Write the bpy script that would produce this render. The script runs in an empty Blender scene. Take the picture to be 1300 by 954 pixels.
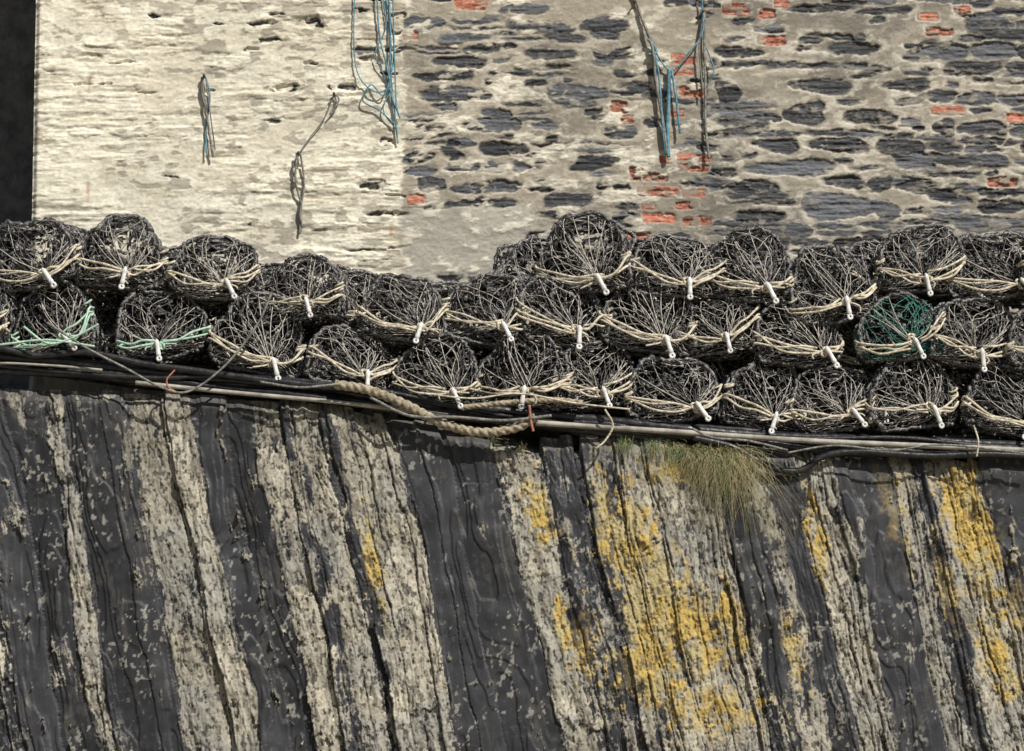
import bpy, math, random
import numpy as np
from mathutils import Vector
random.seed(7); RNG=np.random.default_rng(11)
S=0.0055; D=22.0; F=4000.0
PITCH=math.radians(7.0)
fw=np.array([0,math.cos(PITCH),math.sin(PITCH)]); up=np.array([0,-math.sin(PITCH),math.cos(PITCH)]); rt=np.array([1.0,0,0])
CAM=-D*fw
scene=bpy.context.scene
def U(px,py,y=0.0):
    d=fw+rt*(px-650)/F+up*(477-py)/F
    t=(y-CAM[1])/d[1]
    return CAM+d*t
# ---------------------------------------------------------------- noise
def _h(ix,iy,seed):
    h=(ix.astype(np.int64)*374761393+iy.astype(np.int64)*668265263+seed*974634777)&0xffffffff
    h=((h^(h>>13))*1274126177)&0xffffffff
    h=((h^(h>>16))*2246822519)&0xffffffff
    return ((h^(h>>15))&0xffffff)/float(0xffffff)
def vn(x,y,seed=0):
    x=np.asarray(x,float);y=np.asarray(y,float)
    x,y=np.broadcast_arrays(x,y)
    ix=np.floor(x);iy=np.floor(y);fx=x-ix;fy=y-iy
    fx=fx*fx*fx*(fx*(fx*6-15)+10);fy=fy*fy*fy*(fy*(fy*6-15)+10)
    a=_h(ix,iy,seed);b=_h(ix+1,iy,seed);c=_h(ix,iy+1,seed);d=_h(ix+1,iy+1,seed)
    return (a*(1-fx)+b*fx)*(1-fy)+(c*(1-fx)+d*fx)*fy
def fbm(x,y,o=4,seed=0,g=0.5):
    s=0;A=1;t=0
    x=np.asarray(x,float);y=np.asarray(y,float)
    for i in range(o):
        s=s+A*vn(x,y,seed+i*17);t+=A;A*=g
        x,y=x*1.9+y*.7+13.7,y*1.9-x*.7*.3+7.1
    return s/t
def fba(x,y,o=4,seed=0,g=0.5):
    s=0;A=1;t=0
    x=np.asarray(x,float);y=np.asarray(y,float)
    for i in range(o):
        s=s+A*vn(x,y,seed+i*17);t+=A;A*=g
        x=x*2.03+13.7;y=y*2.03+7.1
    return s/t
def ss(a,b,x):
    t=np.clip((x-a)/(b-a),0,1);return t*t*(3-2*t)
def terrace(n,k,e=.75):
    t=n*k;f=np.floor(t);return (f+ss(e,1.,t-f))/k
# ---------------------------------------------------------------- materials
def newmat(name):
    m=bpy.data.materials.new(name);m.use_nodes=True
    nt=m.node_tree;b=nt.nodes['Principled BSDF'];return m,nt,b
def attr_mat(name,nscale=180,bump=0.35,var=0.35):
    m,nt,b=newmat(name);N=nt.nodes;L=nt.links
    at=N.new('ShaderNodeAttribute');at.attribute_name='Col'
    tc=N.new('ShaderNodeTexCoord')
    no=N.new('ShaderNodeTexNoise');no.inputs['Scale'].default_value=nscale;no.inputs['Detail'].default_value=4;no.inputs['Roughness'].default_value=.7
    L.new(tc.outputs['Object'],no.inputs['Vector'])
    mr=N.new('ShaderNodeMapRange');mr.inputs['From Min'].default_value=.3;mr.inputs['From Max'].default_value=.7
    mr.inputs['To Min'].default_value=1-var;mr.inputs['To Max'].default_value=1+var
    L.new(no.outputs['Fac'],mr.inputs['Value'])
    mx=N.new('ShaderNodeVectorMath');mx.operation='SCALE'
    L.new(at.outputs['Color'],mx.inputs[0]);L.new(mr.outputs['Result'],mx.inputs['Scale'])
    L.new(mx.outputs['Vector'],b.inputs['Base Color'])
    L.new(at.outputs['Alpha'],b.inputs['Roughness'])
    b.inputs['Specular IOR Level'].default_value=.35
    bp=N.new('ShaderNodeBump');bp.inputs['Strength'].default_value=bump;bp.inputs['Distance'].default_value=.004
    L.new(no.outputs['Fac'],bp.inputs['Height']);L.new(bp.outputs['Normal'],b.inputs['Normal'])
    return m
def nmat(name,c1,c2,scale=40,rough=.8,bump=.3,lo=.4,hi=.6,dist=.004,detail=4,spec=.5):
    m,nt,b=newmat(name);N=nt.nodes;L=nt.links
    tc=N.new('ShaderNodeTexCoord')
    no=N.new('ShaderNodeTexNoise');no.inputs['Scale'].default_value=scale;no.inputs['Detail'].default_value=detail;no.inputs['Roughness'].default_value=.65
    L.new(tc.outputs['Object'],no.inputs['Vector'])
    cr=N.new('ShaderNodeValToRGB');cr.color_ramp.elements[0].position=lo;cr.color_ramp.elements[1].position=hi
    cr.color_ramp.elements[0].color=(*c1,1);cr.color_ramp.elements[1].color=(*c2,1)
    L.new(no.outputs['Fac'],cr.inputs['Fac']);L.new(cr.outputs['Color'],b.inputs['Base Color'])
    b.inputs['Roughness'].default_value=rough
    b.inputs['Specular IOR Level'].default_value=spec
    bp=N.new('ShaderNodeBump');bp.inputs['Strength'].default_value=bump;bp.inputs['Distance'].default_value=dist
    L.new(no.outputs['Fac'],bp.inputs['Height']);L.new(bp.outputs['Normal'],b.inputs['Normal'])
    return m
M={}
M['net']=nmat('black_net_twine',(.018,.018,.019),(.16,.15,.14),45,.5,.2)
M['tan']=nmat('bleached_twine',(.22,.20,.17),(.58,.54,.48),50,.8,.2)
M['rubber']=nmat('worn_black_rubber_painted_glint',(.007,.007,.008),(.42,.395,.36),42,.34,1.0,.49,.63,.014,6,.8)  # pale noise flecks: worn tan bits plus glints painted into the colour
M['hoop']=nmat('hoop_rubber',(.010,.010,.011),(.22,.205,.19),38,.32,.9,.46,.64,.012,5,.8)
M['cream']=nmat('cream_rope_fibre',(.34,.29,.20),(.68,.62,.49),30,.85,.3)
M['green']=nmat('green_rope_fibre',(.27,.45,.34),(.50,.64,.50),30,.8,.3)
M['tog']=nmat('white_plastic',(.55,.54,.51),(.78,.77,.75),25,.4,.05)
M['teal']=nmat('teal_net_twine',(.02,.13,.10),(.07,.28,.21),30,.7,.1)
M['blue']=nmat('blue_rope_fibre',(.05,.15,.20),(.15,.32,.40),25,.8,.3)
M['grey']=nmat('grey_rope_fibre',(.10,.10,.09),(.28,.27,.235),30,.85,.3)
M['red']=nmat('orange_rope_fibre',(.28,.10,.06),(.42,.18,.12),30,.8,.3)
M['hose']=nmat('black_hose_rubber',(.008,.008,.010),(.045,.043,.041),14,.38,.5,.4,.75,.01)
M['pole']=nmat('weathered_pole',(.20,.185,.155),(.44,.41,.35),9,.75,.3,.35,.65)
M['hawser']=nmat('hawser_fibre',(.18,.155,.10),(.42,.36,.26),35,.9,.4)
M['iron']=nmat('rusty_iron',(.05,.03,.02),(.15,.06,.03),60,.8,.3)
# ---------------------------------------------------------------- grid mesh
def link(o,parent=None):
    scene.collection.objects.link(o)
    if parent: o.parent=parent
    return o
def grid_obj(name,X,Y,Z,col,mat,parent=None):
    nr,nc=X.shape
    co=np.stack([X,Y,Z],-1).reshape(-1,3).astype(np.float32)
    idx=np.arange(nr*nc).reshape(nr,nc)
    q=np.stack([idx[1:,:-1],idx[1:,1:],idx[:-1,1:],idx[:-1,:-1]],-1).reshape(-1,4)
    me=bpy.data.meshes.new(name)
    me.vertices.add(len(co));me.vertices.foreach_set('co',co.ravel())
    me.loops.add(q.size);me.loops.foreach_set('vertex_index',q.ravel().astype(np.int32))
    me.polygons.add(len(q));me.polygons.foreach_set('loop_start',(np.arange(len(q))*4).astype(np.int32))
    me.polygons.foreach_set('use_smooth',np.ones(len(q),dtype=bool))
    me.update(calc_edges=True)
    at=me.color_attributes.new('Col','FLOAT_COLOR','POINT')
    at.data.foreach_set('color',col.reshape(-1,4).astype(np.float32).ravel())
    me.materials.append(mat)
    o=bpy.data.objects.new(name,me);return link(o,parent)
# ---------------------------------------------------------------- tubes
class MB:
    def __init__(s): s.v=[];s.f=[];s.m=[];s.n=0;s.mats=[];s.tri=[]
    def mi(s,mat):
        if mat not in s.mats:s.mats.append(mat)
        return s.mats.index(mat)
    def add(s,V,Fc,mat):
        k=s.mi(mat);s.v.append(V);s.f.append(Fc+s.n);s.m.append(np.full(len(Fc),k));s.n+=len(V)
    def tube(s,P,r,mat,sides=5,twist=0,lob=0,lump=0,seed=0):
        P=np.asarray(P,float);n=len(P)
        T=np.gradient(P,axis=0);T/=np.linalg.norm(T,axis=1)[:,None]+1e-9
        a=np.array([0,0,1.0]) if abs(T[0][2])<.9 else np.array([1.0,0,0])
        Nn=np.zeros_like(P);a=a-T[0]*a.dot(T[0]);a/=np.linalg.norm(a);Nn[0]=a
        for i in range(1,n):
            a=Nn[i-1]-T[i]*Nn[i-1].dot(T[i]);Nn[i]=a/(np.linalg.norm(a)+1e-9)
        B=np.cross(T,Nn)
        th=np.linspace(0,2*np.pi,sides,endpoint=False)
        L=np.concatenate([[0],np.cumsum(np.linalg.norm(np.diff(P,axis=0),axis=1))])
        rr=np.ones((n,sides))*(np.asarray(r).reshape(-1,1) if np.ndim(r) else r)
        if lob: rr=rr*(1+lob*np.abs(np.cos(1.5*(th[None,:]-twist*L[:,None])))*1.0-lob*.5)
        if lump: rr=rr*(1+lump*(vn(L[:,None]*40+seed,th[None,:]*1.3,seed)-.5)*2)
        V=P[:,None,:]+rr[:,:,None]*(np.cos(th)[None,:,None]*Nn[:,None,:]+np.sin(th)[None,:,None]*B[:,None,:])
        idx=np.arange(n*sides).reshape(n,sides);nx=np.roll(idx,-1,axis=1)
        q=np.stack([idx[:-1],nx[:-1],nx[1:],idx[1:]],-1).reshape(-1,4)
        s.add(V.reshape(-1,3),q,mat)
        c=np.stack([P[0],P[-1]]);base=s.n;s.v.append(c);s.n+=2
        off=base-n*sides;k=s.mi(mat)
        c0=np.stack([nx[0]+off,idx[0]+off,np.full(sides,base)],-1)
        c1=np.stack([idx[-1]+off,nx[-1]+off,np.full(sides,base+1)],-1)
        s.tri.append((np.concatenate([c0,c1]),k))
    def mesh(s,name):
        V=np.concatenate(s.v);fl=[];ml=[]
        for f,m in zip(s.f,s.m): fl+=f.tolist();ml+=m.tolist()
        for t,k in s.tri: fl+=t.tolist();ml+=[k]*len(t)
        me=bpy.data.meshes.new(name);me.from_pydata(V.tolist(),[],fl)
        me.polygons.foreach_set('material_index',np.array(ml,dtype=np.int32))
        me.polygons.foreach_set('use_smooth',np.ones(len(fl),dtype=bool))
        for m in s.mats: me.materials.append(M[m])
        me.update();return me
def cr(pts,step=None,n=None):
    P=np.asarray(pts,float)
    if len(P)==2: P=np.stack([P[0],(P[0]+P[1])/2,P[1]])
    Q=np.concatenate([[2*P[0]-P[1]],P,[2*P[-1]-P[-2]]]);out=[]
    for i in range(len(P)-1):
        p0,p1,p2,p3=Q[i:i+4]
        k=n if n else max(2,int(np.linalg.norm(p2-p1)/step))
        t=np.linspace(0,1,k,endpoint=False)[:,None]
        out.append(.5*((2*p1)+(-p0+p2)*t+(2*p0-5*p1+4*p2-p3)*t*t+(-p0+3*p1-3*p2+p3)*t**3))
    out.append(P[-1:]);return np.concatenate(out)
def obj(name,me,parent=None):
    return link(bpy.data.objects.new(name,me),parent)
# ================================================================= BUILDING WALL
YW=1.25
p0=U(650,170,YW);p1=U(651,170,YW);sx=p1[0]-p0[0]
pz=U(650,0,YW)[2];pz2=U(650,340,YW)[2];sz=(pz-pz2)/340
a_f=np.arange(42,1345,1.05);a_c=np.concatenate([a_f,np.arange(1350,2400,8.)])
b_f=np.arange(-25,400,1.05);b=np.concatenate([np.arange(-700,-30,8.),b_f,np.arange(404,640,8.)])
a=a_c;A,Bm=np.meshgrid(a,b)
WX=(a-650)*sx;WZ=pz-b*sz
WA=A+9*(fbm(A/24,Bm/12,3,1)-.5)+5.5*(fbm(A/5,Bm/4,3,2)-.5)
WB=Bm+8*(fbm(A/40,Bm/26,3,3)-.5)+5*(fbm(A/8,Bm/5,3,4)-.5)
Dm=np.full(A.shape,99.);VAL=np.zeros(A.shape);KIND=np.zeros(A.shape,int)
def stone(cx,cy,hx,hy,rot,val,kind=1,p=3.2,q=2.6,clear=False):
    m=16
    i0,i1=np.searchsorted(b,[cy-hy-m-abs(rot)*hx,cy+hy+m+abs(rot)*hx]);j0,j1=np.searchsorted(a,[cx-hx-m,cx+hx+m])
    if i1<=i0 or j1<=j0:return
    w=(slice(i0,i1),slice(j0,j1))
    dx=WA[w]-cx;dy=WB[w]-cy-rot*dx
    if kind==4: dx=.5*dx+.5*(A[w]-cx);dy=.5*dy+.5*(Bm[w]-cy-rot*dx)
    tp=0 if kind==4 else 1
    hyl=hy*(1+tp*.9*np.clip(dx/hx,-1,1)*(((val*7.3)%1)-.5))
    dxx=dx+tp*dy*(((val*13.7)%1)-.5)*1.8
    qq=(np.abs(dxx)/hx)**p+(np.abs(dy)/hyl)**q
    ds=(qq**.38-1)*min(hx,hy)
    if clear:
        near=ds<3.;Dm[w]=np.where(near,np.maximum(Dm[w],4),Dm[w])
    u=ds<Dm[w]
    Dm[w]=np.where(u,ds,Dm[w]);VAL[w]=np.where(u,val,VAL[w]);KIND[w]=np.where(u,kind,KIND[w])
BIG=[(583,79,34,7),(563,98,40,7),(735,121,40,11),(578,122,45,9),(625,160,38,8),(640,190,30,8),(548,234,19,10),(605,212,40,6),(1065,262,46,16),(1000,213,55,10),(1085,62,30,8),(940,68,32,7),(1020,145,26,13),(1125,268,18,13),(1235,205,46,9),(1105,150,35,8),(720,255,32,9),(760,205,30,9),(640,238,24,8),(955,238,32,9),(1235,88,36,9),(925,118,16,13),(1270,262,30,9),(1065,185,38,9),(1160,205,26,10),(665,10,30,7),(590,48,34,6),(700,70,34,7),(1040,110,40,9),(1150,110,30,8),(985,185,30,8)]
BR=[(980,52,17,6),(521,46,9,5),(528,254,11,6),(1195,41,17,5.5),(1205,141,21,6),(1292,150,14,6),(1271,232,17,6),(597,5,20,7),(935,12,17,8),(975,18,10,6),(786,137,11,6),(797,152,8,5),(868,76,16,6),(880,117,17,6),(866,92,13,4),(808,222,9,7),(835,243,24,6),(832,225,15,5),(836,277,20,6),(884,281,17,5),(880,214,18,5),(893,202,9,4),(870,200,10,4),(822,262,8,4),(880,247,14,4),(845,203,9,4),(862,145,8,5),(1395,90,20,6),(994,4,9,5),(1225,12,10,5),(810,300,15,5),(1180,22,12,5),(870,262,12,4)]
BR=[(x,y,hx*1.05,hy*1.08) for x,y,hx,hy in BR]
RES=BIG+BR
supp=[(800,905,-30,215,.8),(1010,1170,22,98,.8),(512,700,262,345,.92),(690,800,200,340,.4),(512,560,0,60,.5),(800,905,215,330,.35),(905,960,-30,60,.3)]
def course(x0,x1,hmin,hmax,lmin,lmax,prob,gapx,gapy,kind):
    y=-720.
    while y<640:
        h=random.uniform(hmin,hmax);x=x0+random.uniform(-20,20)
        while x<x1:
            l=random.choice([random.uniform(lmin,lmax),random.uniform(lmin,lmax*.6)])*(.7+.6*h/hmax)
            cx=x+l/2;cy=y+h/2+5*math.sin(x/90+y)
            pr=prob
            for s_ in supp:
                if s_[0]<cx<s_[1] and s_[2]<cy<s_[3]: pr=prob*(1-s_[4])
            ok=True
            if kind!=3:
                for (rx,ry,rw,rh) in RES:
                    ox=rw+l/2-abs(cx-rx);oy=rh+h/2-abs(cy-ry)
                    if ox>6 and oy>3: ok=False;break
            if ok and random.random()<pr and x0-5<cx<x1+5:
                if kind!=3 and h>13 and random.random()<.5:
                    k=random.uniform(.35,.65);sh=random.uniform(-6,6)
                    stone(cx-abs(sh)/2,y+h*k/2,l/2-abs(sh)/2,h*k/2-gapy/2.4,random.uniform(-.05,.05),random.random(),kind)
                    stone(cx+abs(sh)/2,y+h*k+h*(1-k)/2,l/2-abs(sh)/2,h*(1-k)/2-gapy/2.4,random.uniform(-.05,.05),random.random(),kind)
                else:
                    stone(cx,cy,l/2-gapx/2,h/2-gapy/2+random.uniform(0,1),random.uniform(-.06,.06),random.random(),kind)
            elif not ok:
                for _t in range(5):
                    qx=cx+random.uniform(-l/2,l/2);qy=cy+random.uniform(-h/2,h/2);qw=random.uniform(7,18);qh=random.uniform(2.5,5)
                    if all(abs(qx-r[0])>r[2]+qw+1 or abs(qy-r[1])>r[3]+qh+1 for r in RES): stone(qx,qy,qw,qh,random.uniform(-.1,.1),random.random(),kind)
            x+=l+(0 if kind!=3 else random.uniform(0,10))
        y+=h
course(42,512,8,16,25,120,.9,1,1.2,3)
course(512,800,12,21,34,92,.76,7,5,2)
course(800,910,13,22,30,80,.5,6,5,2)
course(908,2400,10,25,24,105,.99,2.4,2.8,1)
for (cx,cy,hx,hy) in BIG: stone(cx,cy,hx,hy,random.uniform(-.04,.04),random.random(),1)
for _ in range(34):
    t=random.random()**.6
    stone(80+430*t,random.choice([random.uniform(-20,120),random.uniform(-20,330)]),random.uniform(7,24),random.uniform(1.5,4),random.uniform(-.08,.08),random.random(),5)
for (cx,cy,hx,hy) in [(365,112,12,5),(398,30,10,6),(318,66,9,4),(470,75,14,4),(440,110,12,4),(505,20,9,3),(262,118,6,4),(492,180,10,4),(345,155,10,3),(470,235,12,4)]: stone(cx,cy,hx,hy,0,random.random(),5,clear=True)
for (cx,cy,hx,hy) in BR: stone(cx,cy,hx,hy,random.uniform(-.05,.05),random.random(),4,p=6,q=5,clear=True)
n1=fbm(A/30,Bm/18,5,20);n2=fbm(A/4,Bm/3,3,30);n3=fbm(A/90,Bm/70,4,40);n4=fbm(A/14,Bm/7,4,50)
hor=fba(A/38,Bm/4.2,4,60);patch=fbm(A/70,Bm/40,4,66)
ins=ss(.8,-.8,Dm)
rim=ss(.2,1.2,Dm)*ss(6.5,2.0,Dm)
vert=fbm(A/60,Bm/60,2,77)*10
isL=ss(4,-4,A-(511+vert-5+8*(n4-.5)*2))
isM=(1-isL)*ss(25,-25,A-(903+vert+40*(n1-.5)))
isR=1-isL-isM
smear=ss(.53,.61,n1*.6+n4*.4)
k1=(KIND==1);k2=(KIND==2);k3=(KIND==3);k4=(KIND==4);k5=(KIND==5)
exp_=ins*np.where(k2,1-.85*smear,1)*np.where(k1,1-.6*ss(.60,.68,n4*.6+n1*.4),1)*np.where(k4,1-.85*ss(.53,.63,n4),1)
exp_=np.where(k3,0,exp_)
exp_=np.where(k5,ins*ss(.42,.5,n4),exp_)
def C(*c): return np.array(c)
cream=C(.79,.74,.60);mort=C(.35,.31,.24);pale=C(.60,.555,.46);brown=C(.23,.205,.165);slate=C(.050,.052,.057);brick=C(.38,.125,.075)
def mix(c1,c2,t): return c1*(1-t[...,None])+c2*t[...,None]
one=np.ones(A.shape)
cm=mix(one[...,None]*mort,brown*one[...,None],np.clip(ss(.40,.62,n3)*(.35+.65*isR)+.25*isR,0,1))
cm=mix(cm,pale*one[...,None],np.clip(rim*(.35+.35*isR)*ss(.38,.52,n4)+.8*ss(.56,.64,n1)*(isM+.35*isR)*.8,0,1))
cm=mix(cm,C(.16,.145,.12)*one[...,None],.6*ss(.54,.66,n2*.5+n3*.5))
cm=mix(cm,C(.42,.395,.335)*one[...,None],isM*ss(250,275,Bm+30*(n1-.5)*2)*ss(700,660,A)*.8)
flake=ss(.54,.63,n4*.5+n1*.35+.12*hor+.11*ss(60,520,A)+.05*ss(150,-20,Bm)-.035)
lw=isL*(1-.7*flake)
lw=np.maximum(lw,isM*.7*ss(.60,.67,n1*.5+n4*.5+.05*ss(640,512,A)))
crc=cream*(1-.13*ss(.42,.65,n3)[...,None])*(1+ (n2[...,None]-.5)*.12)
crc=mix(crc,C(.62,.56,.43)*one[...,None],.6*ss(.48,.66,fbm(A/50,Bm/25,3,91)))
col=mix(cm,crc,lw)
crev=isL*ss(.3,1.8,np.where(k3,Dm,0))*ss(.46,.60,n4)*ss(.40,.55,patch)
col=mix(col,C(.32,.28,.21)*one[...,None],crev*.6)
slc=slate*(0.6+2.1*VAL[...,None]**2)*(1+(hor[...,None]-.5)*1.0)
slc=mix(slc,C(.17,.155,.125)*one[...,None],.5*ss(.52,.68,n2*.5+n1*.5))
brc=brick*(.7+.7*VAL[...,None])*(1+(n2[...,None]-.5)*.6)
brc=mix(brc,C(.42,.28,.20)*one[...,None],.5*ss(.5,.65,n2))
col=mix(col,np.where(k4[...,None],brc,slc),exp_)
col*= (1+(n2[...,None]-.5)*.35)
for (rx,ry,rl) in [(113,100,25),(113,235,35),(497,290,20),(300,330,10)]:
    col=mix(col,C(.33,.17,.07)*one[...,None],.7*np.exp(-((A-rx-2*(n4-.5))/2.2)**2)*ss(ry-4,ry,Bm)*ss(ry+rl,ry,Bm))
rgh=ss(.36,.58,patch)
H=.012*(n1-.5)+.005*(n4-.5)+.003*(n2-.5)
H+=isL*(.009*ss(2,-3,np.where(k3,Dm,2))*(.2+VAL)*(.2+.8*rgh)+.013*(hor-.5)*rgh)
H+=(1-isL)*exp_*(.015*((VAL*5.7)%1)-.012)+exp_*(.020*(terrace(hor,6)-.5))
H+=(1-isL)*ss(2.5,.6,Dm)*ss(-.5,.8,Dm)*(-.003)
H+=-1.0*k5*ins*.014-.004*isL*flake
H+=lw*isM*.003+isL*.006
H=H*1.25
edge=ss(42,49,A);H=H-(1-edge)*.03
wcol=np.concatenate([col,np.where(exp_>.5,.62,.9)[...,None]],-1)
stone_b=bpy.data.objects.new('stone_building',None);link(stone_b)
X2=np.broadcast_to(WX,A.shape);Z2=np.broadcast_to(WZ[:,None],A.shape)
mw=attr_mat('rubble_masonry',220,.5,.28)
grid_obj('front_wall',X2,YW-H,Z2,wcol,mw,stone_b)
mplain=nmat('dark_rubble',(.09,.088,.085),(.20,.19,.17),7,.9,1.0,.35,.65,.05,8)
def box(name,lo,hi,mat,parent=None):
    import bmesh
    bm=bmesh.new();bmesh.ops.create_cube(bm,size=1)
    lo=Vector(lo);hi=Vector(hi)
    for v in bm.verts: v.co=Vector([(lo[i]+hi[i])/2+v.co[i]*(hi[i]-lo[i]) for i in range(3)])
    me=bpy.data.meshes.new(name);bm.to_mesh(me);bm.free();me.materials.append(mat)
    return obj(name,me,parent)
xl,xr=WX[0],WX[-1];zt,zb=WZ[0],WZ[-1]
box('core_walls',(xl+.012,YW+.06,zb),(xr,YW+6,zt),mplain,stone_b)
mslateroof=nmat('roof_slate',(.05,.052,.06),(.10,.10,.11),12,.6,.4)
me=bpy.data.meshes.new('roof')
me.from_pydata([(xl-.2,YW-.2,zt),(xr+.2,YW-.2,zt),(xr+.2,YW+3,zt+2.2),(xl-.2,YW+3,zt+2.2),(xl-.2,YW+6.2,zt),(xr+.2,YW+6.2,zt)],[],[(0,1,2,3),(3,2,5,4),(0,3,4),(1,5,2)])
me.materials.append(mslateroof);obj('roof',me,stone_b)
box('stone_wall',(xl-9,YW+2.2,-3.5),(xl+.01,YW+2.8,zt-.6),mplain)
# ================================================================= QUAY WALL
q0=U(650,500,0)[2];q1=U(650,900,0)[2];szq=(q0-q1)/400
def zpy(py): return q0-(np.asarray(py,float)-500)*szq
aq=np.concatenate([np.arange(-1300,-45,9.),np.arange(-40,1342,1.05),np.arange(1350,2400,9.)])
def topf(px): return np.interp(px,[-1300,0,400,480,560,620,700,1000,1300,2400],[420,488,508,528,541,546,556,572,583,650])
top=topf(aq)
tq=np.concatenate([-np.arange(640,8,-16.),np.arange(-6,0,2.),np.arange(0,470,1.1),np.arange(478,900,9.)])
tq=np.sort(tq)
Aq,Tq=np.meshgrid(aq,tq)
Vq=np.maximum(Tq,0)+top[None,:]
ub=Aq-.205*(Vq-500)+26*(fbm(Aq/110,Vq/220,3,101)-.5)
u=ub+14*(fba(Aq/26,Vq/90,4,102)-.5)+5*(fbm(Aq/5,Vq/12,3,103)-.5)
bands=[(-1400,-45,.45),(-45,48,.14),(48,70,.80),(70,158,.14),(158,238,.86),(238,312,.10),(312,345,.74),(345,372,.38),(372,400,.82),(400,420,.32),(420,488,.83),(488,618,.04),(618,662,.82),(662,728,.38),(728,762,.64),(762,886,.80),(886,926,.16),(926,956,.64),(956,986,.24),(986,1038,.76),(1038,1106,.09),(1106,1136,.84),(1136,1166,.28),(1166,1228,.87),(1228,1290,.08),(1290,1330,.74),(1330,1400,.2),(1400,2600,.45)]
bs=np.array([x[0] for x in bands]);bvv=np.array([x[2] for x in bands])
mids=np.concatenate([bs[1:]-3,bs[1:]+3]);vals=np.concatenate([bvv[:-1],bvv[1:]]);o_=np.argsort(mids)
pl=np.interp(u,mids[o_],vals[o_])
br=[];x=-1500.
while x<2700:
    br.append(x);k=bvv[max(0,np.searchsorted(bs,x,side='right')-1)]
    x+= random.uniform(20,70) if k<.22 else random.choice([random.uniform(3,9),random.uniform(8,26)])
br=np.array(br);us=ub+8*(fba(Aq/18,Vq/120,3,105)-.5)+3*(fbm(Aq/5,Vq/11,3,106)-.5)
si=np.clip(np.searchsorted(br,us,side='right')-1,0,len(br)-2)
ed=np.minimum(us-br[si],br[si+1]-us)
r1=_h(si,si*0+3,5);r2=_h(si,si*0+9,6)
segw=Vq+r2*400+34*(fbm(Aq/9,Vq/16,3,140)-.5)
seg=np.floor(segw/(60+r1*150));r3=_h(si,seg,7)
isdark=ss(.35,.15,pl)
m2=fbm(Aq/20,Vq/32,5,111);m3=fbm(Aq/3.2,Vq/3.6,3,112);m5=fbm(Aq/80,Vq/70,3,114)
m4=fba(u/2.8,Vq/40,4,113);m6=fba(u/9,Vq/44,5,115);m7=fbm(Aq/9,Vq/11,4,117);m8=fba(u/30,Vq/80,3,118)
fld=pl+.60*(m4-.5)+.80*(m6-.5)+.75*(m2-.5)+.28*(r3-.5)*(1-isdark)+.28*(m3-.5)+.42*(m7-.5)+.4*(m8-.5)
light=ss(.44,.53,fld)
oq=np.ones(Aq.shape)[...,None]
dark=C(.028,.0285,.032)*(.75+.8*r1[...,None])*(1+1.0*(m6[...,None]-.5)+.5*(m7[...,None]-.5))
dark=mix(dark,C(.085,.08,.07)*oq,.55*ss(.52,.66,m2*.4+m4*.4+m7*.2)*ss(.45,.57,m5*.6+m2*.4+.05))
lc=C(.37,.34,.27)*(.62+.6*m2[...,None]+.42*(r3[...,None]-.35))*(1+.7*(m3[...,None]-.5)+.4*(m7[...,None]-.5))
lc=mix(lc,C(.28,.276,.252)*oq,.55*ss(.45,.6,m5))
lc=mix(lc,C(.10,.093,.08)*oq,.7*ss(.54,.62,m4*.5+m3*.25+m7*.25))
Y=np.zeros(Aq.shape)
for (cx,cy,rx,ry,st) in [(686,650,18,50,1.05),(800,690,50,80,1.0),(835,780,65,75,1.1),(890,800,42,60,.95),(925,790,18,50,1.05),(474,715,14,70,1.05),(1036,700,14,55,.95),(1030,650,12,35,.75),(1130,650,16,80,1.1),(1232,670,34,95,1.25),(1196,750,16,75,1.1),(1285,760,20,55,.95),(745,815,28,50,1),(858,600,50,18,.9),(1003,830,16,50,.95),(820,850,70,50,1),(1262,840,24,50,1),(715,800,12,50,.85),(560,700,6,30,.3),(900,900,90,40,.8),(770,650,22,60,.85)]:
    du=(Aq-.2*(Vq-cy))-cx
    Y=np.maximum(Y,st*np.exp(-(du/rx)**2*.8-((Vq-cy)/ry)**2*.8))
yl=ss(.30,.62,Y*.66+.75*(fbm(Aq/10,Vq/13,5,120)-.5)+.35*(m3-.5)+.30*(m7-.5)+.10*(light-.5))*np.clip(light*.9+.35*Y,0,1)
yc=C(.47,.335,.10)*(.7+.6*m3[...,None]);yc=mix(yc,C(.39,.345,.20)*oq,ss(.44,.60,m2)*.7)
spd=ss(.46,.62,fbm(Aq/60,Vq/80,3,135))
spots=ss(.675,.71,fbm(Aq/5,Vq/7,3,130)+.10*(m3-.5)-.075+.08*spd)*(.1+.9*spd)
pits=ss(.62,.70,fba(Aq/3.6,Vq/7,3,131))
cq=mix(dark,lc,light);cq=mix(cq,yc,yl)
cq=mix(cq,C(.30,.29,.26)*oq,spots*.75*(1-light))
cq=mix(cq,C(.040,.039,.038)*oq,pits*.75*light*(1-.4*yl))
groove=ss(1.5,.2,ed)*ss(.42,.56,m6+.1*r1)*(1-.6*isdark)
cq=mix(cq,C(.030,.029,.029)*oq,groove*.7)
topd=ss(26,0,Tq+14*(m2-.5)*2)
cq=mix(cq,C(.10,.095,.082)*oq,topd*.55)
tr=terrace(fba(us/16,Vq/60,4,150),9,.8);trd=terrace(fba(us/34,Vq/150,2,151),6,.82)
sm=np.clip(isdark*(1-light),0,1)
Hq=.030*(r1-.5)+.032*(r3-.5)*(1-.85*isdark)-groove*.012+.06*(m5-.5)+.005*(m3-.5)*(.12+light)+.012*(m4-.5)*(light*.9+.1)+.004*light+.022*(m2-.5)*(.10+.8*light)+.012*(m7-.5)*(.08+.8*light)+.065*(tr-.5)*(1-sm)*.8+.055*(trd-.5)*sm
Hq+=.008*yl*(m3-.2)-.007*pits*light+spots*.001
roughq=.52+.38*light
jit=(r1-.5)*np.interp(Aq,[-1300,560,620,780,900,1300],[7,8,34,30,16,16])*szq
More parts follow.
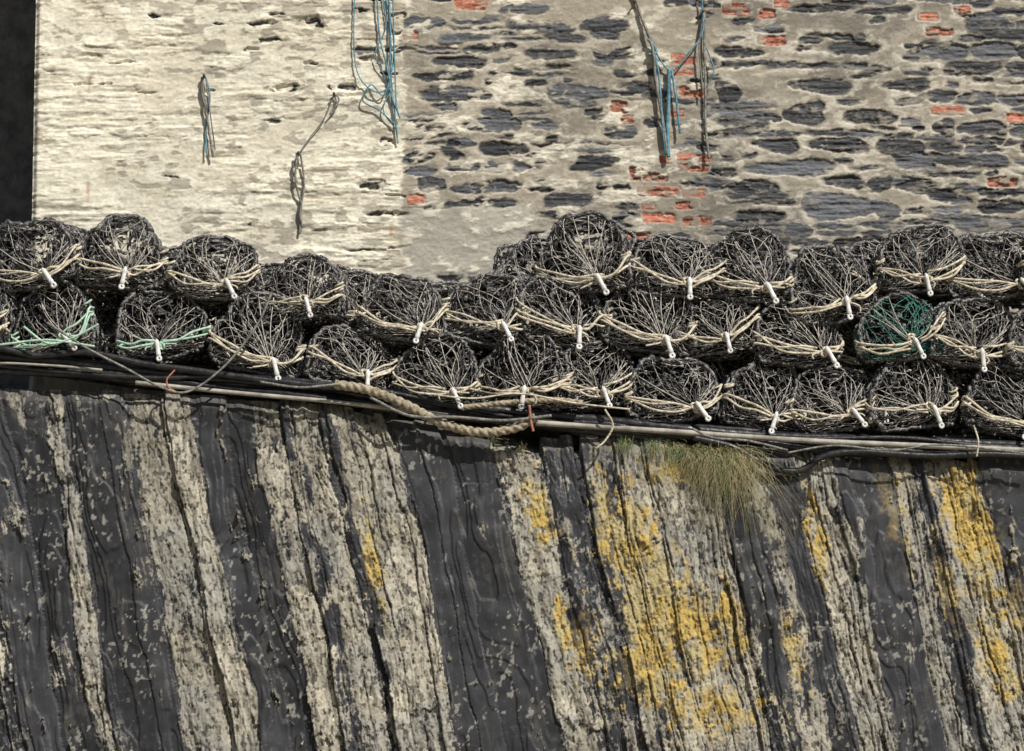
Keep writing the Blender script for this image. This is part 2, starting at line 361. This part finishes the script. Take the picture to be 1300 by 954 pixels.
fall=np.exp(-np.maximum(Tq,0)/28)
Xq=(Aq-650)*S
Zq=zpy(Vq)+jit*fall*ss(-60,0,Tq)
rnd=.05*ss(18,0,np.maximum(Tq,0))
Yq=np.where(Tq<0,-Tq*S+.05,rnd)-Hq*np.where(Tq<0,ss(-20,0,Tq),1)
Zq=Zq+np.where(Tq<0,.02*(m2-.5),0)
cq4=np.concatenate([cq,roughq[...,None]],-1)
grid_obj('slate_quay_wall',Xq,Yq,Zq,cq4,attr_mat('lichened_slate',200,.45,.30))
me=bpy.data.meshes.new('quay_top');nx=24
vv=[];ff=[]
for i in range(nx+1):
    px=-1300+i*3700/nx;xx=(px-650)*S;zz=float(zpy(topf(px)))-.012
    vv+=[(xx,.3,zz),(xx,14,zz)]
for i in range(nx): ff.append((2*i,2*i+2,2*i+3,2*i+1))
me.from_pydata(vv,[],ff);me.materials.append(nmat('quay_concrete',(.22,.21,.19),(.33,.31,.28),6,.9,.4));obj('quay_top',me)
gz=float(Zq.min())+.15
me=bpy.data.meshes.new('ground');me.from_pydata([(-400,-400,gz),(400,-400,gz),(400,400,gz),(-400,400,gz)],[],[(0,1,2,3)])
me.materials.append(nmat('harbour_sand',(.20,.17,.12),(.30,.26,.19),3,.95,.5));obj('ground',me)
# ================================================================= LOBSTER POTS
def make_pot(seed,rope='cream',net='net'):
    rg=np.random.default_rng(seed);mb=MB()
    ph=rg.uniform(0,6.28,4);w=.295;skew=rg.uniform(-.14,.14);flat=rg.uniform(.92,1.10);sq=rg.uniform(.5,.7)
    def outline(th):
        c=np.cos(th);s_=np.sin(th);sp=np.maximum(s_,0)
        x=w*np.sign(c)*np.abs(c)**sq*(1-.18*sp**1.5)
        z=np.where(s_>0,.17+.31*flat*sp**.85,.17-.165*np.abs(s_)**.45)
        k=1+(.035*np.sin(2*th+ph[0])+.040*np.sin(3*th+ph[1])+.025*np.sin(5*th+ph[2])+.016*np.sin(8*th+ph[3]))
        return x*k+skew*(z-.17),.17+(z-.17)*k
    G=np.array([rg.uniform(-.02,.15),-.06,rg.uniform(.07,.12)])
    def surf(q,th,off=0.):
        q=np.asarray(q,float);th=np.asarray(th,float)
        x,z=outline(th)
        sag=1-.10*np.abs(np.sin(q*2*np.pi*1.0))*(q<.5)+.06*(q<.4)
        lum=1+.12*(vn(th*1.9+seed,q*7,seed)-.5)+off
        x=x*sag*lum;z=.17+(z-.17)*sag*lum
        r=np.clip((1-q)/.5,0,1)
        X=np.where(q<.5,x,G[0]+(x-G[0])*r**.85);Z=np.where(q<.5,z,G[2]+(z-G[2])*r**.85)
        y=np.where(q<.5,.60*(1-q/.5),-.04*(1-r)**.8+.06*(vn(th*2,r*6,seed+3)-.5)*r-.03*np.sin(np.pi*r))
        y=y+.20*np.maximum(Z-.10,0)*ss(.0,.5,q)
        return np.stack([X,y-off*.3,Z],-1)
    nt_,nq=104,84
    th=np.linspace(0,2*np.pi,nt_,endpoint=False);q=np.linspace(.02,.97,nq)
    TH,Q=np.meshgrid(th,q)
    n=fbm(TH*5+seed,Q*22,3,seed+50);nh=vn(TH*9,Q*36,seed+51);nb=vn(TH*17,Q*60,seed+58)
    P=surf(Q,TH,-.13)
    cen=np.stack([np.full(Q.shape,G[0]*.3),P[...,1],np.full(Q.shape,.18)],-1)
    dirv=P-cen;P=cen+dirv*(1+(n[...,None]-.5)*.40+(nb[...,None]-.5)*.12);P[...,1]+= ((nh-.5)*.09+(nb-.5)*.04+.05)*(Q>.42)
    idx=np.arange(nt_*nq).reshape(nq,nt_);nx_=np.roll(idx,-1,1)
    Fq=np.stack([idx[:-1],nx_[:-1],nx_[1:],idx[1:]],-1).reshape(-1,4)
    keep=(vn(TH*11,Q*44,seed+52)[:-1].ravel()<.52)
    mb.add(P.reshape(-1,3),Fq[keep],'rubber')
    for (qy,rr) in [(.5,.015),(.38,.012),(.27,.018),(.03,.016)]:
        t=np.linspace(0,2*np.pi,110);P=surf(np.full(110,qy),t,.0);P[-1]=P[0]
        P=P+rg.normal(0,.005,P.shape)
        mb.tube(P,rr,'hoop',7,lump=.55,seed=seed+int(qy*100))
    for sx_ in (-.25,.25):
        mb.tube(cr([(sx_,-.02,.015),(sx_,.3,.012),(sx_,.62,.015)],.03),.014,'hoop',6,lump=.3,seed=seed)
    N=22
    for d in (1,-1):
        for k in range(N):
            q=np.linspace(.0,.955,34);t=2*np.pi*k/N+d*(q*2.3)+.05*rg.normal()+.06*np.sin(q*rg.uniform(6,12)+rg.uniform(0,6))
            P=surf(q,t,.015)+rg.normal(0,.003,(34,3))
            mb.tube(P,.0029,net if rg.random()<.58 else ('tan' if net=='net' else net),3)
    for k in range(85):
        body=rg.random()<.65
        q0_=rg.uniform(.2,.52) if body else rg.uniform(.5,.92);t0=rg.uniform(-.5,math.pi+.5);L=9
        q=np.clip(q0_+np.cumsum(rg.normal(0,.024,L)),.0,.96);t=t0+np.cumsum(rg.normal(rg.choice([-.05,.05,0]),.09,L))
        P=cr(surf(q,t,rg.uniform(-.08,.02)),n=2)
        rr=rg.choice([.003,.0045,.009]);mt=str(rg.choice(['net','tan','rubber','hoop','rubber']))
        mb.tube(P,rr if mt!='tan' else min(rr,.0040),mt if net=='net' or mt!='tan' else net,4)
    for k in range(6):
        t=rg.uniform(.1,3.0);A_=surf(.52,t,0.)
        mid=(A_*.5+G*.5)+np.array([rg.normal(0,.02),-.05,rg.normal(0,.015)-.01])
        mb.tube(cr([G+rg.normal(0,.012,3),mid,A_],.03)+0,.0032,'tan',4)
    hl=rg.uniform(.12,.22);hr=rg.uniform(.14,.28)
    for sd in (-1,1):
        for k in range(3 if rg.random()<.5 else 2):
            zz=(hl if sd<0 else hr)+rg.uniform(-.05,.04)
            st=surf(.5,math.pi-.1 if sd<0 else .1,.04);st[2]=zz;st[1]-=.03
            st2=st+np.array([sd*.015,.09,rg.uniform(-.03,.05)])
            g=G+np.array([rg.normal(0,.025),-.05,rg.normal(0,.02)])
            sg=rg.uniform(0,.05)
            m1_=st*.66+g*.34+np.array([rg.normal(0,.01),-.045,-sg+rg.normal(0,.015)]);m2_=st*.3+g*.7+np.array([rg.normal(0,.01),-.04,-sg*.8+rg.normal(0,.015)])
            mb.tube(cr([st2,st,m1_,m2_,g],.009),rg.uniform(.006,.0085),rope,8,twist=95,lob=.3)
    for kk in range(2):
        t=np.linspace(0,2*np.pi*rg.uniform(1.6,2.8),60);c_=G+np.array([rg.normal(0,.02),-.05,rg.normal(0,.015)])
        kp=c_+np.stack([.022*np.cos(t)*(1+.3*np.cos(t*.4)),.014*np.sin(t*1.7),.020*np.sin(t+.3*np.cos(t*.7))],-1)
        mb.tube(kp,.008,rope,7)
    for k in range(5):
        sd=rg.choice([-1,1]);z0=(hl if sd<0 else hr)+rg.uniform(-.05,.06);t=np.linspace(0,2*np.pi,22)
        c=surf(.5,math.pi-.1 if sd<0 else .1,.0);c[2]=z0;mb.tube(c+np.stack([.028*np.cos(t),.028*np.sin(t),.014*np.sin(t+1)],-1),.0075,rope,6)
    for _e in range(2):
        e=G+np.array([rg.uniform(-.14,.14),-.07,-rg.uniform(-.01,.09)])
        mb.tube(cr([G+[0,-.04,0],(G+e)/2+np.array([rg.uniform(-.05,.05),-.03,0]),e],.009),.0055,rope,6,twist=95,lob=.3)
    ang=rg.uniform(-.25,.6);d=np.array([math.sin(ang),-.12,-math.cos(ang)]);d/=np.linalg.norm(d)
    g0=G+np.array([0,-.085,.03]);Lt=.135
    tt=np.linspace(0,1,12);prof=np.array([.25,.7,.92,1,.9,.85,.85,.85,.9,1.0,.9,.3])*.0175
    mb.tube(g0+d*(tt*Lt)[:,None],prof,'tog',10)
    t=np.linspace(0,2*np.pi,18);side=np.cross(d,[0,1,0]);side/=np.linalg.norm(side)
    ce=g0+d*(Lt+.010);mb.tube(ce+np.outer(np.cos(t),d)*.014+np.outer(np.sin(t),side)*.013,.009,'tog',7)
    return mb.mesh('lobster_pot')
V_=[make_pot(100+i) for i in range(12)];Vg=[make_pot(300,'green'),make_pot(301,'green')];Vt=make_pot(400,'cream','teal')
pots=[
 (68,412,0,'g'),(205,412,0,'g'),(322,430,0,0),(437,448,0,0),(548,472,0,0),(656,478,0,0),(760,478,0,0),(855,487,0,0),(965,500,0,0),(1066,500,0,0),(1164,503,0,0),(1268,501,0,0),(-50,405,0,0),(1370,508,0,0),
 (36,325,1,0),(152,325,1,0),(270,343,1,0),(385,367,1,0),(503,388,1,0),(612,393,1,0),(716,398,1,0),(815,403,1,0),(908,412,1,0),(1020,420,1,0),(1150,418,-1,'t'),(1235,418,1,0),(1335,425,1,0),(-75,320,1,0),
 (748,328,2,0),(857,333,2,0),(945,342,2,0),(1066,366,2,0),(1168,328,2,0),(1262,338,2,0),(1350,340,2,0),
 (690,352,3,0),(1110,348,3,0),(1215,350,3,0),(900,355,3,0),(330,365,3,0),(560,392,3,0),(1010,388,3,0),(100,345,3,0),(450,385,3,0),(215,355,3,0),(800,355,3,0),
 (130,408,4,0),(262,418,4,0),(10,403,4,0),(380,438,4,0),(500,455,4,0),(765,400,4,0),(860,420,4,0),(960,425,4,0),(1090,430,4,0),(600,465,4,0),(710,470,4,0),(910,490,4,0),(1015,490,4,0),(1215,485,4,0),(1115,495,4,0),(805,480,4,0),
]
for i,(cx,cy,row,kd) in enumerate(pots):
    me=Vg[i%2] if kd=='g' else (Vt if kd=='t' else V_[(i*5+row)%12])
    o=bpy.data.objects.new('lobster_pot',me);link(o)
    yy={0:.06,1:.15,2:.22,3:.48,4:.50,-1:.10}[row]+random.uniform(-.03,.03)
    sc=random.uniform(.98,1.09)
    w=U(cx+random.uniform(-5,5),cy+random.uniform(-5,5),yy);o.location=(w[0],yy,w[2]-.235*sc)
    o.scale=(sc*random.uniform(.96,1.04),.92,sc)
    o.rotation_euler=(random.uniform(-.10,.08),random.uniform(-.18,.22),random.uniform(-.34,.34) if row>=0 else .1)
# ================================================================= HOSES, POLES, HAWSER
def pl_(pts,y): return [U(px,py,(y if np.ndim(y)==0 else y[i])) for i,(px,py) in enumerate(pts)]
def single(name,pts,y,r,mat,sides=10,step=.02,**k):
    mb=MB();mb.tube(cr(pl_(pts,y),step),r,mat,sides,**k);return obj(name,mb.mesh(name))
basef=lambda px: np.interp(px,[-100,0,200,400,500,600,800,1000,1300,1400],[455,462,478,494,508,524,545,558,572,578])
for k in range(15):
    off=random.uniform(-14,10);y=random.uniform(-.03,.07) if k<8 else random.uniform(.1,.5);ph=random.uniform(0,6);am=random.uniform(2,7)
    x0=-90 if k not in(2,5) else random.uniform(100,600);x1=1400 if k not in(3,6) else random.uniform(700,1100)
    pts=[(px,float(basef(px))+off+am*math.sin(px/random.uniform(85,130)+ph)) for px in np.arange(x0,x1,95)]
    ys=[y+random.uniform(-.02,.02) for _ in pts]
    single('black_hose',pts,ys,random.choice([.016,.022,.029,.036]),'hose',10,lump=.10,seed=k)
single('black_hose',[(880,556),(930,568),(975,592),(1015,598),(1045,580),(1090,574),(1180,579),(1260,577),(1400,585)],-.05,.024,'hose',lump=.06)
single('black_hose',[(-80,440),(0,443),(45,452),(110,448),(180,462),(240,470),(330,482),(420,492),(500,500)],-.04,.025,'hose',lump=.06)
single('wooden_pole',[(172,486),(300,499),(430,511),(570,528)],-.055,.015,'pole',10)
single('wooden_pole',[(680,537),(850,548),(1030,560),(1240,569),(1420,578)],-.06,.019,'pole',10,lump=.05)
single('wooden_pole',[(-60,458),(60,464),(130,470)],-.06,.009,'pole',8)
single('mooring_hawser',[(425,488),(470,496),(515,514),(560,537),(610,549),(655,543),(680,530)],-.11,.030,'hawser',12,.006,twist=36,lob=.42)
single('mooring_hawser',[(585,518),(640,512),(700,508),(740,512)],-.06,.018,'hawser',12,.006,twist=50,lob=.42)
for pts,m,r in [([(60,410),(110,442),(160,468),(205,492),(240,497),(285,465),(325,415),(345,372)],'grey',.008),
 ([(222,470),(212,482),(214,492),(222,497)],'red',.006),([(672,515),(674,535),(677,548)],'red',.009),
 ([(768,520),(778,540),(768,560),(756,570)],'cream',.007),([(1236,540),(1242,560),(1240,580)],'cream',.006),
 ([(880,545),(905,556),(950,560),(1000,572)],'grey',.008),([(0,438),(60,432),(120,440)],'green',.008),([(30,415),(60,436),(90,430),(125,412)],'green',.008),
 ([(470,505),(520,528),(580,530),(640,534),(700,528)],'grey',.010),([(330,485),(380,492),(430,488)],'grey',.008),([(1000,575),(1060,566),(1130,572),(1200,565),(1320,578)],'grey',.007),([(540,500),(600,506),(660,500),(730,512),(800,520)],'cream',.006)]:
    single('loose_rope',pts,-.15,r,m,9,.007,twist=90,lob=.3)
# ================================================================= HANGING ROPES on building
def hang(strands,nails=()):
    mb=MB()
    for pts,m,r in strands:
        P=pl_(pts,YW-.035);P=[p+np.array([random.uniform(-.008,.008),random.uniform(-.015,.01),0]) for p in P]
        mb.tube(cr(P,.008),r,m,8,twist=100,lob=.3)
    for (px,py) in nails:
        e=U(px,py,YW-.06);mb.tube([e+np.array([0,.1,0]),e],.006,'iron',6);mb.tube([e,e-np.array([0,.004,0])],.011,'iron',8)
    obj('hanging_rope',mb.mesh('hanging_rope'))
hang([([(257,98),(260,130),(265,160),(270,200)],'grey',.008),([(260,97),(266,125),(262,165),(264,198)],'blue',.006),([(258,95),(255,115),(262,140)],'grey',.007),([(262,98),(268,150),(272,190)],'grey',.005)],[(259,96)])
hang([([(378,195),(376,230),(382,260),(380,297)],'grey',.008),([(381,195),(386,235),(380,270),(385,290)],'grey',.007),([(378,200),(372,215),(378,232)],'grey',.006),([(424,120),(412,150),(392,178),(380,196)],'grey',.0045),([(424,120),(428,135),(420,146),(430,128),(424,118)],'grey',.006)],[(424,119),(379,194)])
hang([([(450,-30),(450,60),(458,100),(480,118),(500,105)],'blue',.0045),([(478,-30),(482,40),(492,90),(500,130),(505,182)],'blue',.006),([(492,-30),(496,50),(494,110),(508,150)],'blue',.007),([(485,-20),(500,60),(488,120),(470,108),(462,128),(480,140),(500,158)],'blue',.005),([(499,-30),(500,70),(502,140)],'blue',.005),([(480,-30),(490,30),(478,70),(494,110),(488,140),(503,165)],'blue',.004)],[])
hang([([(803,-20),(815,20),(828,60),(832,100),(840,150),(848,198)],'grey',.011),([(826,55),(850,90),(875,68),(892,40),(890,-10)],'blue',.006),([(850,88),(848,130),(846,165),(850,200)],'blue',.013),([(852,90),(858,130),(864,170)],'blue',.008),([(826,55),(836,95),(842,160),(846,196)],'blue',.008),([(823,50),(832,66),(822,70)],'blue',.012)],[(806,2)])
hang([([(894,10),(893,60),(895,110),(897,160),(899,202)],'grey',.009),([(893,12),(888,60),(892,120)],'grey',.006),([(896,60),(905,90),(897,110)],'blue',.005)],[(893,14)])
# ================================================================= GRASS
gb=MB()
M['gr1']=nmat('dry_grass',(.19,.16,.07),(.42,.34,.19),30,.8,0)
M['gr2']=nmat('green_grass',(.05,.09,.022),(.14,.19,.055),30,.7,0)
rg=np.random.default_rng(5)
def tuft(px0,px1,py0,n,L0,L1,bias,clumps,fall_):
    cc=[(rg.beta(1.5,.9),rg.normal(bias,.30),rg.uniform(.35,1.3),rg.uniform(-.25,.25)) for _ in range(clumps)]
    for i in range(n):
        c0=cc[rg.integers(clumps)]
        t=np.clip(c0[0]+rg.normal(0,.03),0,1);px=px0+(px1-px0)*t;rp=U(px,py0+rg.normal(0,4)+16*t,rg.uniform(-.04,.05))
        L=rg.uniform(L0,L1)*(.28+fall_*t**1.6)*c0[2];ax=c0[1]+rg.normal(0,.20)
        s_=np.linspace(0,1,7);wv=rg.normal(0,.03)
        X=rp[0]+L*ax*s_**1.2+L*wv*np.sin(s_*5)*3;Z=rp[2]+L*(.30*s_-1.10*s_**1.8*rg.uniform(.30,1.25));Yy=rp[1]-L*(.35*s_-.14*s_**2)-.02
        w=.0018*(1-s_*.85)
        c=np.stack([X,Yy,Z],-1);Vv=np.concatenate([c-np.stack([w,0*w,0*w],-1),c+np.stack([w,0*w,.3*w],-1)])
        k=np.arange(6);fq=np.stack([k,k+1,k+8,k+7],-1)
        gb.add(Vv,fq,'gr1' if rg.random()<(.22+.5*t+c0[3]) else 'gr2')
tuft(785,935,562,2300,.14,.55,.12,34,1.1)
tuft(620,670,556,140,.04,.12,0,6,.5)
obj('grass_tuft',gb.mesh('grass_tuft'))
# ================================================================= LIGHT / CAMERA
el=math.radians(46);az=math.radians(38)
sd=Vector((math.sin(az)*math.cos(el),-math.cos(az)*math.cos(el),math.sin(el)))
sl=bpy.data.lights.new('sun','SUN');sl.energy=5.0;sl.angle=math.radians(.5);sl.color=(1,.96,.895)
so=bpy.data.objects.new('sun',sl);so.rotation_euler=sd.to_track_quat('Z','Y').to_euler();link(so)
w=bpy.data.worlds.new('World');scene.world=w;w.use_nodes=True
sk=w.node_tree.nodes.new('ShaderNodeTexSky');sk.sky_type='NISHITA';sk.sun_disc=False;sk.sun_elevation=el;sk.sun_rotation=math.atan2(sd.x,sd.y)
bg=w.node_tree.nodes['Background'];bg.inputs['Strength'].default_value=.05
w.node_tree.links.new(sk.outputs['Color'],bg.inputs['Color'])
cd=bpy.data.cameras.new('camera');cd.lens=F*36/1300;cd.sensor_width=36;cd.clip_end=2000;cd.clip_start=.5
co=bpy.data.objects.new('camera',cd);co.location=CAM;co.rotation_euler=(math.pi/2+PITCH,0,0);link(co)
scene.camera=co
scene.view_settings.view_transform='Standard';scene.view_settings.look='None';scene.view_settings.exposure=0
